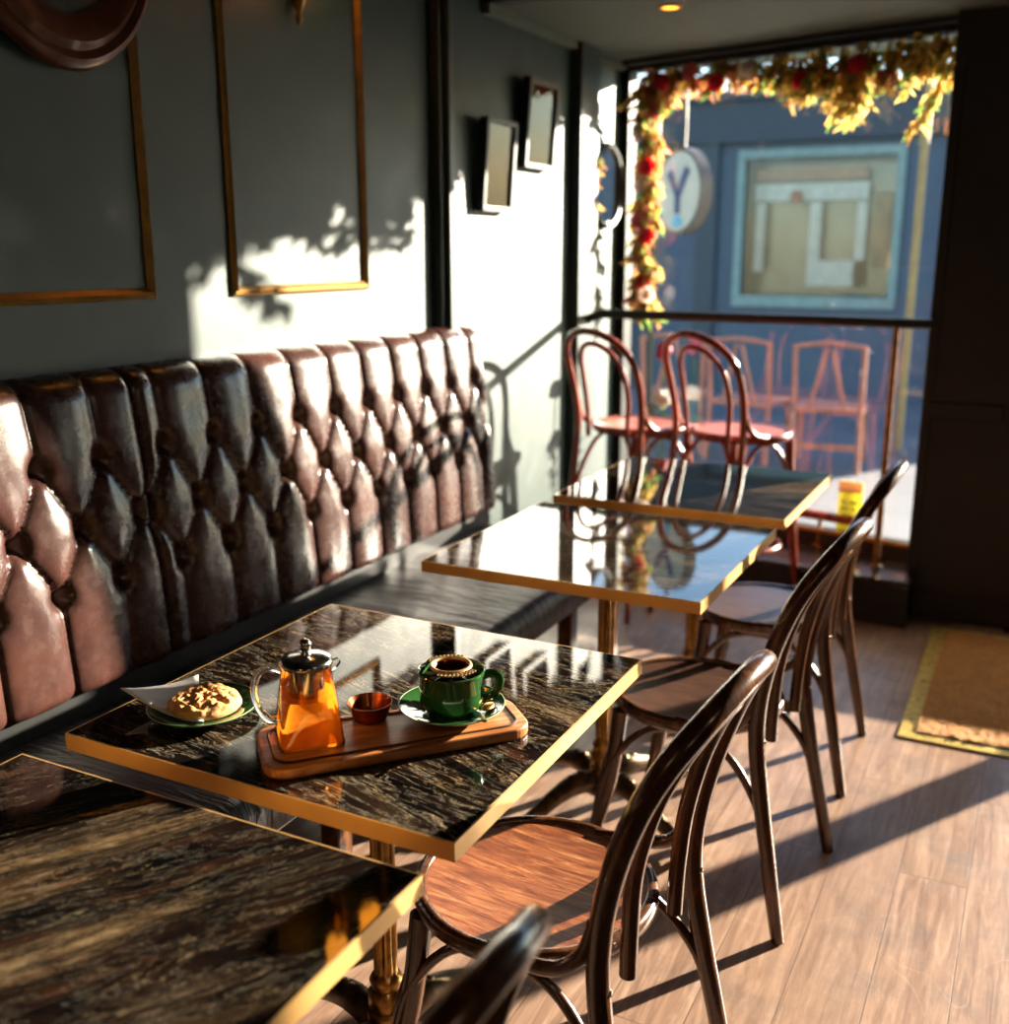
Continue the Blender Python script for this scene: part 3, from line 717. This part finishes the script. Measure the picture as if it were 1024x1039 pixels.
MB().lathe([(.175, .0), (.262, .0), (.268, .015), (.262, .032), (.250, .040), (.236, .030), (.222, .044), (.205, .040), (.190, .026), (.176, .02)], 72, M=Ry @ S, capb=False, capt=False).build('frame', plain('carved_walnut_frame', '57301f', .32, var=.3, scale=25, Coat_Weight=.3), om)
MB().lathe([(.0, .010), (.178, .010)], 72, M=Ry @ S, capb=False, capt=False).build('painting', blotch('dark_painting', ['0d1110', '12211f', '3c3a26', '7d7448'], 7), om)
wl = empty('wall_light', (XW, 2.51, 2.16), 0, 'brass twin wall light whose tip hangs into view inside the gilt panel', 'wall light')
MB().lathe([(.003, -.085), (.010, -.07), (.006, -.055), (.018, -.03), (.028, 0), (.028, .10), (.018, .14), (.004, .18)], 24, c=(.02, 0, 0)).build('backplate', M['oldbrass'], wl)
for s in (-1, 1):
    MB().tube([(.03, 0, .04), (.07, s*.04, .0), (.09, s*.085, .0), (.085, s*.095, .01)], .006, 10, samples=6).build('arm', M['oldbrass'], wl)
    MB().lathe([(.012, .05), (.03, .056), (.036, .09), (.030, .13), (.036, .14), (.034, .14), (.027, .128), (.032, .09), (.026, .06)], 28, c=(.085, s*.095, -.04), capt=False).build('shade', M['amberlit'], wl)
    L = bpy.data.lights.new('bulb', 'POINT'); L.energy = .12; L.color = (1, .6, .25); L.shadow_soft_size = .03; lo = bpy.data.objects.new('bulb', L); C.objects.link(lo); lo.parent = wl; lo.location = (.085, s*.095, .14)
dl = empty('ceiling_light', (-1.34, 3.95, CEIL), 0, 'small amber downlight glowing in the bay ceiling', 'ceiling light')
MB().lathe([(.030, -.006), (.042, -.006), (.044, 0)], 32, capb=False, capt=False).build('bezel', M['brass'], dl)
MB().lathe([(.0, -.004), (.031, -.005)], 32, capb=False, capt=False).build('lens', M['downlit'], dl)
# pendant-shaped fill lamps, added out of view to brighten the room
for i, (x, y) in enumerate(((1.2, .6), (1.9, -1.2), (-.3, -1.3))):
    pd = empty('pendant_fill_lamp', (x, y, 2.05), 0, 'pendant-shaped fill light added out of view to brighten the room', 'pendant lamp', 'added fill lamps out of view')
    MB().tube([(0, 0, .12), (0, 0, HI-2.05)], .003, 8).build('cord', M['black'], pd)
    MB().lathe([(.02, .12), (.10, .05), (.13, 0), (.128, 0), (.098, .048), (.018, .115)], 32, capt=False, capb=False).build('lamp_shade', M['oldbrass'], pd)
    MB().ball((0, 0, .04), .035, 14).build('bulb', M['amberlit'], pd)
    L = bpy.data.lights.new('lamp', 'POINT'); L.energy = 5; L.color = (1, .72, .45); L.shadow_soft_size = .08; lo = bpy.data.objects.new('lamp', L); C.objects.link(lo); lo.parent = pd; lo.location = (0, 0, -.03)

# ------------------------------------------------------------------ door mat in its brass well frame
mt = empty('door_mat', (-.287, 3.28, 0), 0, 'orange coir entrance mat in a riveted brass frame beside the pier', 'door mat')
MX, MY, BW = 1.3, 1.12, .052
f = MB(); f.box((0, 0, .0), (MX, BW, .006)); f.box((0, BW, .0), (BW, MY, .006)); f.box((MX-BW, BW, 0), (MX, MY, .006)); f.box((BW, MY-BW, 0), (MX-BW, MY, .006)); f.build('mat_frame', plain('scuffed_brass_trim', 'c9ab58', .42, .7, var=.25, scale=25, bump=.3), mt, smooth=False, bevel=.002)
V = []; F = []; nx, ny = 130, 100
for j in range(ny+1):
    for i in range(nx+1):
        x = BW+(MX-2*BW)*i/nx; y = BW+(MY-2*BW)*j/ny; V.append((x, y, .008+.008*random.random()))
F = [(j*(nx+1)+i, j*(nx+1)+i+1, (j+1)*(nx+1)+i+1, (j+1)*(nx+1)+i) for j in range(ny) for i in range(nx)]
link('coir', mesh('coir', V, F, False), M['coir'], mt)
for k in range(6):
    for q in ((BW/2, .14+k*.18), (.14+k*.2, BW/2)): MB().lathe([(.006, .006), (.005, .0075), (.001, .008)], 10, c=(q[0], q[1], 0)).build('rivet', M['iron'], mt)

# ------------------------------------------------------------------ flower garland round the window
def garland():
    t = empty('flower_garland', (-1.2, 4.7, 2.2), 0, 'garland of orange and gold leaves with pink blossoms around the window head and left side', 'garland')
    o0 = Vector((-1.2, 4.7, 2.2)); rnd = random.Random(3)
    cols = {'golden_leaves': MB(), 'orange_leaves': MB(), 'green_leaves': MB()}; stems = MB()
    def leaf(mb, p, d, L, w):
        d = d.normalized(); s = d.cross(Vector((rnd.uniform(-1, 1), rnd.uniform(-1, 1), rnd.uniform(-1, 1)))).normalized()*w; n = d.cross(s).normalized()*L*.16
        V = [p, p+d*L*.35+s+n, p+d*L, p+d*L*.35-s+n, p+d*L*.4-n*.3]
        mb.add([v-o0 for v in V], [(0, 1, 4), (1, 2, 4), (2, 3, 4), (3, 0, 4)])
    def at(s, off=.05):   # s along the glass from the left
        p = GL+gd*s+gn*off; return p
    def spray(p, L, warm):
        d0 = Vector((rnd.uniform(-.6, .25), rnd.uniform(-.25, .25), -1)).normalized(); q = p.copy(); P = [q.copy()]
        steps = max(2, int(L/.028))
        for i in range(steps):
            d0 = (d0+Vector((rnd.uniform(-.3, .3), rnd.uniform(-.2, .2), rnd.uniform(-.1, .05)))).normalized(); q = q+d0*.028
            if q.z < .35: break
            P.append(q.copy())
            for k in range(3):
                u = rnd.random(); mb = cols['golden_leaves' if u > .55-.3*(not warm) else ('orange_leaves' if u > .22 else 'green_leaves')]
                dd = (d0*1.1+Vector((rnd.uniform(-1, 1), rnd.uniform(-.7, .7), rnd.uniform(-.6, .5)))); leaf(mb, q, dd, rnd.uniform(.045, .08), rnd.uniform(.010, .018))
        if len(P) > 1: stems.tube([v-o0 for v in P], .0016, 5)
    # header
    main = []
    n = 60
    for i in range(n):
        s = .17+(glen-.25)*i/(n-1); p = at(s); z = 2.285+.004*sin(i*1.3); main.append(Vector((p.x, p.y, z)))
        f = s/glen
        hang = .08+.14*max(0, sin(f*9.5+.9))**2+(.05 if f > .5 else .0)
        for k in range(2 if rnd.random() > .25 else 3):
            spray(Vector((p.x+rnd.uniform(-.02, .02), p.y+rnd.uniform(-.03, .03), z+rnd.uniform(-.05, .03))), hang*rnd.uniform(.5, 1.25), f < .5)
    stems.tube([v-o0 for v in main], .004, 6)
    # left side drop
    for i in range(44):
        z = 2.25-1.05*i/44; p = at(.185+.03*sin(i*.8)+.02*rnd.random())
        for k in range(3): spray(Vector((p.x, p.y+rnd.uniform(-.04, .04), z)), rnd.uniform(.04, .12), True)
    # trailing sprigs at the pier end
    for i in range(5):
        p = at(glen-.10-.02*i); spray(Vector((p.x, p.y, 2.2-.05*i)), rnd.uniform(.06, .13), False)
    def lm(name, hx, hx2):
        q = NT(name); f = q.noise(q.coord(), 14, 3); c = q.ramp(f, [(.35, lin(hx)), (.65, lin(hx2))]); q.base(c); q.set(Roughness=.6)
        tl = q.n('ShaderNodeBsdfTranslucent'); q.l(c, tl.inputs[0]); ms = q.n('ShaderNodeMixShader'); ms.inputs[0].default_value = .72; q.l(q.b.outputs[0], ms.inputs[1]); q.l(tl.outputs[0], ms.inputs[2]); q.l(ms.outputs[0], q.out.inputs[0]); return q.m
    mats = {'golden_leaves': lm('golden_leaf', 'b08a3a', 'd8ba70'), 'orange_leaves': lm('orange_leaf', 'b06a44', 'dca082'), 'green_leaves': lm('green_leaf', '5c7a3a', '8fa458')}
    for k, mb in cols.items():
        link(k, mesh(k, mb.V, mb.F, False), mats[k], t, smooth=False)
    stems.build('stems', plain('twig', '4a3320', .7), t)
    fm = [lm('crimson_petal', 'e02848', 'f04a66'), lm('pink_petal', 'd8707a', 'f0a0a0'), lm('white_petal', 'e8e0d8', 'fff6ee')]
    fl = [(.27, 2.22, 0), (.42, 2.25, 1), (.55, 2.19, 0), (.70, 2.23, 2), (.95, 2.16, 0), (1.18, 2.2, 0), (1.3, 2.14, 1), (.16, 2.1, 1), (.13, 1.86, 0), (.10, 1.78, 2), (.14, 1.55, 0), (.09, 1.62, 1), (.12, 1.34, 0), (.15, 1.28, 2), (.08, 2.02, 2)]
    for s, z, c in fl:
        p = at(s+.08 if s < .2 else s, .10); b = MB()
        for ring_, nn_, R_ in ((0, 5, .036), (1, 5, .026), (2, 3, .015)):
            for k in range(nn_):
                a = 2*pi*k/nn_+ring_*.6
                ctr = Vector((p.x+R_*.55*cos(a), p.y-.006*ring_, z+R_*.55*sin(a))); b.ball(ctr-o0, R_*.62, 8, (1, .45, 1))
        b.build('blossom', fm[c], t)
    return t
gar = garland()

# ------------------------------------------------------------------ things just inside the glass
ns = empty('notice_card', (-.70, 4.765, .27), ang, 'yellow notice card with a brown top band low in the window', 'sign')
ns.rotation_euler = (0, 0, ang)
MB().box((-.055, -.012, .0), (.055, -.008, .225)).build('card', plain('yellow_card', 'e8d52a', .6, var=.04), ns, smooth=False)
MB().box((-.055, -.0145, .175), (.055, -.0121, .225)).build('top_band', plain('brown_card', 'a0602c', .6), ns, smooth=False)
wr = MB()
for r, wds in enumerate(((-.04, -.015, .0, .035), (-.04, -.005, .008, .03), (-.03, .02))):
    for a in range(0, len(wds), 2): wr.box((wds[a], -.0135, .125-r*.03), (wds[a+1], -.0121, .135-r*.03))
wr.build('print_marks', plain('dark_print', '6a6a20', .6), ns, smooth=False)
# white blossoms in a low pot on the ledge, seen between the stools
fp = empty('flower_pot', (-1.62, 4.80, .2), 0, 'small pot with a red and a white bloom behind the left red stool', 'potted flower')
MB().lathe([(.04, 0), (.045, .005), (.058, .10), (.062, .105), (.062, .118), (.054, .118)], 28).build('pot', plain('terracotta', 'a25a3a', .7), fp)
MB().tube([(0, 0, .11), (.01, 0, .35), (.02, .0, .60)], .004, 6, samples=4).tube([(0, 0, .11), (.03, 0, .4), (.02, 0, .82)], .004, 6, samples=4).build('stems', plain('green_stem', '4f7a38', .6), fp)
b = MB()
for k in range(7): b.ball((.02+.022*cos(k), .0+.02*sin(k*2), .60+.02*sin(k)), .026, 10)
b.build('white_bloom', plain('white_bloom_petals', 'e9e4da', .7), fp)
b = MB()
for k in range(6): b.ball((.02+.014*cos(k), .0, .83+.022*sin(k*1.7)), .026, 10)
b.build('red_bloom', plain('red_bloom_petals', 'cf2440', .6), fp)
b = MB()
for k in range(14):
    a = k*2.4; b.add([(0.01, 0, .40+.012*k), (.035*cos(a), .035*sin(a), .43+.012*k), (.075*cos(a+.2), .07*sin(a+.2), .42+.012*k), (.035*cos(a+.5), .035*sin(a+.5), .41+.012*k)], [(0, 1, 2, 3)])
b.build('leaves', plain('pot_plant_leaf', '5f8a3a', .6), fp, smooth=False)

# ------------------------------------------------------------------ street outside
def ground_mat():
    t = NT('pavement'); br = t.n('ShaderNodeTexBrick'); t.l(t.coord(), br.inputs['Vector']); br.inputs['Scale'].default_value = 1; br.inputs['Brick Width'].default_value = .6; br.inputs['Row Height'].default_value = .6; br.inputs['Mortar Size'].default_value = .008
    br.inputs['Color1'].default_value = lin('66676b'); br.inputs['Color2'].default_value = lin('5a5b60'); br.inputs['Mortar'].default_value = lin('4c4c4e'); t.base(br.outputs['Color']); t.set(Roughness=.8); return t.m
struct(MB().box((-14, 4.66, -.16), (14, 10.6, -.06)).build('street_pavement', ground_mat(), smooth=False))
struct(MB().box((-14, 10.6, -.2), (14, 30, -.1)).build('street_ground', plain('asphalt', '6e7074', .85), smooth=False))
bd_ = empty('shop_building', (-3.5, 12, -.1), 0, 'slate blue shopfront across the street with a large pale-framed window', 'building')
blu = plain('slate_blue_paint', '4a5b6c', .6, var=.06); blu2 = plain('deep_blue_paint', '36444f', .6, var=.06); palef = plain('pale_frame_paint', 'd5dcd6', .6)
w = MB(); w.box((-5.5, 0, 0), (.32, .4, 3.15)); w.box((1.98, 0, 0), (5.0, .4, 3.15)); w.box((.32, 0, 0), (1.98, .4, 1.0)); w.box((.32, 0, 2.62), (1.98, .4, 3.15)); w.box((-5.5, 1.6, 0), (5.0, 1.8, 3.15)); w.box((-5.5, .4, 3.0), (5.0, 1.6, 3.15)); w.box((4.8, .4, 0), (5.0, 1.6, 3.0)); w.box((-5.5, .4, 0), (-5.3, 1.6, 3.0)); w.build('facade', blu, bd_, smooth=False)
w = MB(); w.box((-5.5, -.10, 2.72), (5.0, 0, 3.15)); w.box((-5.5, -.16, 3.15), (5.0, .4, 3.25)); w.build('fascia', blu2, bd_, smooth=False)
for x in (-5.2, -2.6, -.9, -.15, 2.45, 4.7): MB().box((x, -.08, 0), (x+.22, 0, 2.72)).build('pilaster', blu2, bd_, smooth=False)
w = MB(); w.box((.28, -.05, 2.55), (2.02, .02, 2.64)); w.box((.28, -.05, .98), (2.02, .02, 1.10)); w.box((.28, -.05, 1.10), (.36, .02, 2.55)); w.box((1.94, -.05, 1.10), (2.02, .02, 2.55)); w.build('window_frame', plain('sea_green_frame', '7f9a94', .6), bd_, smooth=False)
gm = NT('dark_shop_interior'); f = gm.noise(gm.coord(scale=(1, 1, .8)), 2.2, 3, .5, .4); gm.base(gm.ramp(f, [(.35, lin('243c38')), (.5, lin('3c564f')), (.62, lin('1f3337'))])); gm.set(Roughness=.15, Specular_IOR_Level=.8)
MB().box((.36, .5, 1.0), (1.94, .52, 2.62)).build('shop_interior', gm.m, bd_, smooth=False)
MB().box((.36, .03, 1.1), (1.94, .035, 2.55)).build('window_pane', M['pane'], bd_, smooth=False)
for a, b_ in (((.40, .3, 2.12), (1.62, .34, 2.30)), ((.42, .3, 1.35), (.52, .34, 2.1)), ((1.02, .3, 1.2), (1.14, .34, 2.1)), ((1.14, .3, 1.2), (1.62, .34, 1.48)), ((1.52, .3, 1.2), (1.62, .34, 2.1))):
    MB().box(a, b_).build('display_board', palef, bd_, smooth=False)
MB().box((.42, .28, 2.34), (1.6, .33, 2.46)).build('display_lettering_band', plain('salmon_band', 'b8866a', .6), bd_, smooth=False)
MB().ball((.87, .25, 2.16), .07, 12).build('display_lamp', plain('red_lamp', 'b83a38', .5), bd_)
MB().box((1.70, .3, 1.4), (1.86, .34, 2.2)).build('display_screen', plain('autumn_print', '8a6a4a', .6, var=.4, scale=6), bd_, smooth=False)
MB().box((-2.1, -.02, .2), (-1.15, .02, 2.4)).build('shop_door', plain('green_grey_glass_door', '52706c', .2), bd_, smooth=False)
# tall brick house further down the street, left of the shop
hb = empty('brick_house', (-11.5, 13.5, -.1), 0, 'brick house at the far left beyond the blue shop', 'building')
MB().box((-2, 0, 0), (2, 3, 5.5)).build('wall', plain('brick', '8a5a48', .8, var=.2), hb, smooth=False)
MB().box((-2.1, -.1, 5.5), (2.1, 3.1, 5.7)).build('roof', blu2, hb, smooth=False)
# projecting round sign
sg = empty('hanging_sign', (-1.925, 6.0, 1.805), radians(-38), 'round cream hanging sign with a dark blue letter Y', 'sign')
Rx = Matrix.Rotation(radians(90), 4, 'X')
MB().lathe([(.0, -.03), (.222, -.03), (.222, .03), (.0, .03)], 56, M=Rx, capb=False, capt=False).build('disc', plain('cream_sign_face', 'b9bdb2', .6, var=.04), sg)
MB().lathe([(.216, -.036), (.235, -.036), (.235, .036), (.216, .036)], 56, M=Rx, capb=False, capt=False).build('rim', plain('sign_rim', '4a4440', .5), sg)
y_ = MB()
def bar(a, b_, wd):
    a = Vector(a); b_ = Vector(b_); d = (b_-a).normalized(); n = Vector((-d.y, d.x))*wd
    for yy in (-.037,):
        V = [(a+n), (b_+n), (b_-n), (a-n)]; y_.add([(v.x, yy, v.y) for v in V]+[(v.x, -.031, v.y) for v in V], [(0,1,2,3), (7,6,5,4), (0,4,5,1), (1,5,6,2), (2,6,7,3), (3,7,4,0)])
bar((-.09, .11), (0, -.02), .024); bar((.09, .12), (0, -.02), .024); bar((0, .0), (0, -.12), .024)
y_.build('letter_y', plain('navy_sign_letter', '33456e', .5), sg, smooth=False)
w = MB().ball((0, -.034, -.165), .05, 14, (1, .08, .7)); w.build('cyan_badge', plain('cyan_badge_paint', '4aa6c8', .5), sg)
MB().tube([(0, 0, .235), (0, 0, .55)], .012, 8).tube([(-.28, .0, .55), (.28, 0, .55)], .014, 8).tube([(-.28, .0, .55), (-.28, 0, -1.9)], .02, 8).build('bracket', M['black'], sg)
# terrace furniture: three slatted copper-coloured chairs
def terrace():
    t = empty('terrace_chair', (0, 0, -.06), 0, '', 'chair', 'copper terrace chairs outside the window')
    cm = M.setdefault('terr', plain('copper_paint', 'b0705a', .5, .1, var=.1))
    MB().box((-.25, -.22, .42), (.25, .25, .455)).build('seat', cm, t, smooth=False, bevel=.01)
    for sx in (-1, 1):
        MB().tube([(sx*.24, -.24, 0), (sx*.23, -.21, .44), (sx*.235, -.27, .90)], .018, 10, samples=4).build('back_leg', cm, t)
        MB().tube([(sx*.24, .24, 0), (sx*.23, .21, .43)], .018, 10).build('leg', cm, t)
        MB().tube([(sx*.02, -.27, .88), (sx*.12, -.225, .46)], .014, 8).build('back_splat', cm, t)
    MB().tube([(-.235, -.27, .89), (0, -.29, .92), (.235, -.27, .89)], .018, 10, samples=4).build('top_rail', cm, t)
    MB().box((-.23, -.23, .16), (.23, -.2, .20)).build('stretcher', cm, t, smooth=False)
    return t
t0 = terrace()
for i, (x, y, a, lb) in enumerate(((-1.36, 7.9, 4, 'copper terrace chair outside, right of the row, seen above the last marble table'), (-1.98, 8.0, -6, 'copper terrace chair outside, middle of the row'), (-2.6, 8.15, 8, 'copper terrace chair outside, left of the row behind the right red stool'))):
    o = t0 if i == 0 else copy_tree(t0); o.location = (x, y, -.06); o.rotation_euler.z = radians(a); o['label'] = lb
# ochre pole
pole = empty('street_pole', (-.95, 8.6, -.06), 0, 'thin ochre street pole outside near the pier', 'pole')
MB().tube([(0, 0, .02), (0, 0, 4.2)], .03, 12).build('shaft', plain('ochre_paint', 'a8905a', .6), pole)
MB().lathe([(.08, 0), (.075, .03), (.035, .05)], 20).build('base', plain('grey_base', '6a6a66', .6), pole)

# ------------------------------------------------------------------ light
sd = Vector((1, 1.65, .46)).normalized()
S_ = bpy.data.lights.new('sun', 'SUN'); S_.energy = 42; S_.angle = radians(.6); S_.color = (1, .86, .68)
so = bpy.data.objects.new('sun', S_); C.objects.link(so); so.rotation_euler = sd.to_track_quat('Z', 'Y').to_euler(); so.location = (6, 10, 4)
w = bpy.data.worlds.new('world'); bpy.context.scene.world = w; w.use_nodes = True; nt = w.node_tree; nt.nodes.clear()
sk = nt.nodes.new('ShaderNodeTexSky'); sk.sky_type = 'NISHITA'; sk.sun_disc = False; sk.sun_elevation = radians(38); sk.sun_rotation = math.atan2(sd.x, sd.y); sk.air_density = 1.3; sk.dust_density = .3; sk.ozone_density = 3
bg = nt.nodes.new('ShaderNodeBackground'); bg.inputs[1].default_value = .42; ow = nt.nodes.new('ShaderNodeOutputWorld')
nt.links.new(sk.outputs[0], bg.inputs[0]); nt.links.new(bg.outputs[0], ow.inputs[0])

# ------------------------------------------------------------------ camera
yaw, pit, rol, fpx = -.470452647, .241985238, -.000100261565, 1073.50946
fwd = Vector((sin(yaw)*cos(pit), cos(yaw)*cos(pit), -sin(pit))); r_ = Vector((cos(yaw), -sin(yaw), 0)); u_ = r_.cross(fwd)
cd = bpy.data.cameras.new('camera'); cam = bpy.data.objects.new('camera', cd); C.objects.link(cam)
cam.matrix_world = Matrix(((r_.x, u_.x, -fwd.x, 0), (r_.y, u_.y, -fwd.y, 0), (r_.z, u_.z, -fwd.z, CAMZ), (0, 0, 0, 1)))
cd.sensor_fit = 'HORIZONTAL'; cd.sensor_width = 36; cd.lens = 36*fpx/1024; cd.clip_start = .05
cd.dof.use_dof = True; cd.dof.focus_distance = 1.75; cd.dof.aperture_fstop = cd.lens/14
bpy.context.scene.camera = cam
vs = bpy.context.scene.view_settings; vs.view_transform = 'Standard'; vs.look = 'None'; vs.gamma = 1; vs.exposure = .12; vs.use_curve_mapping = False
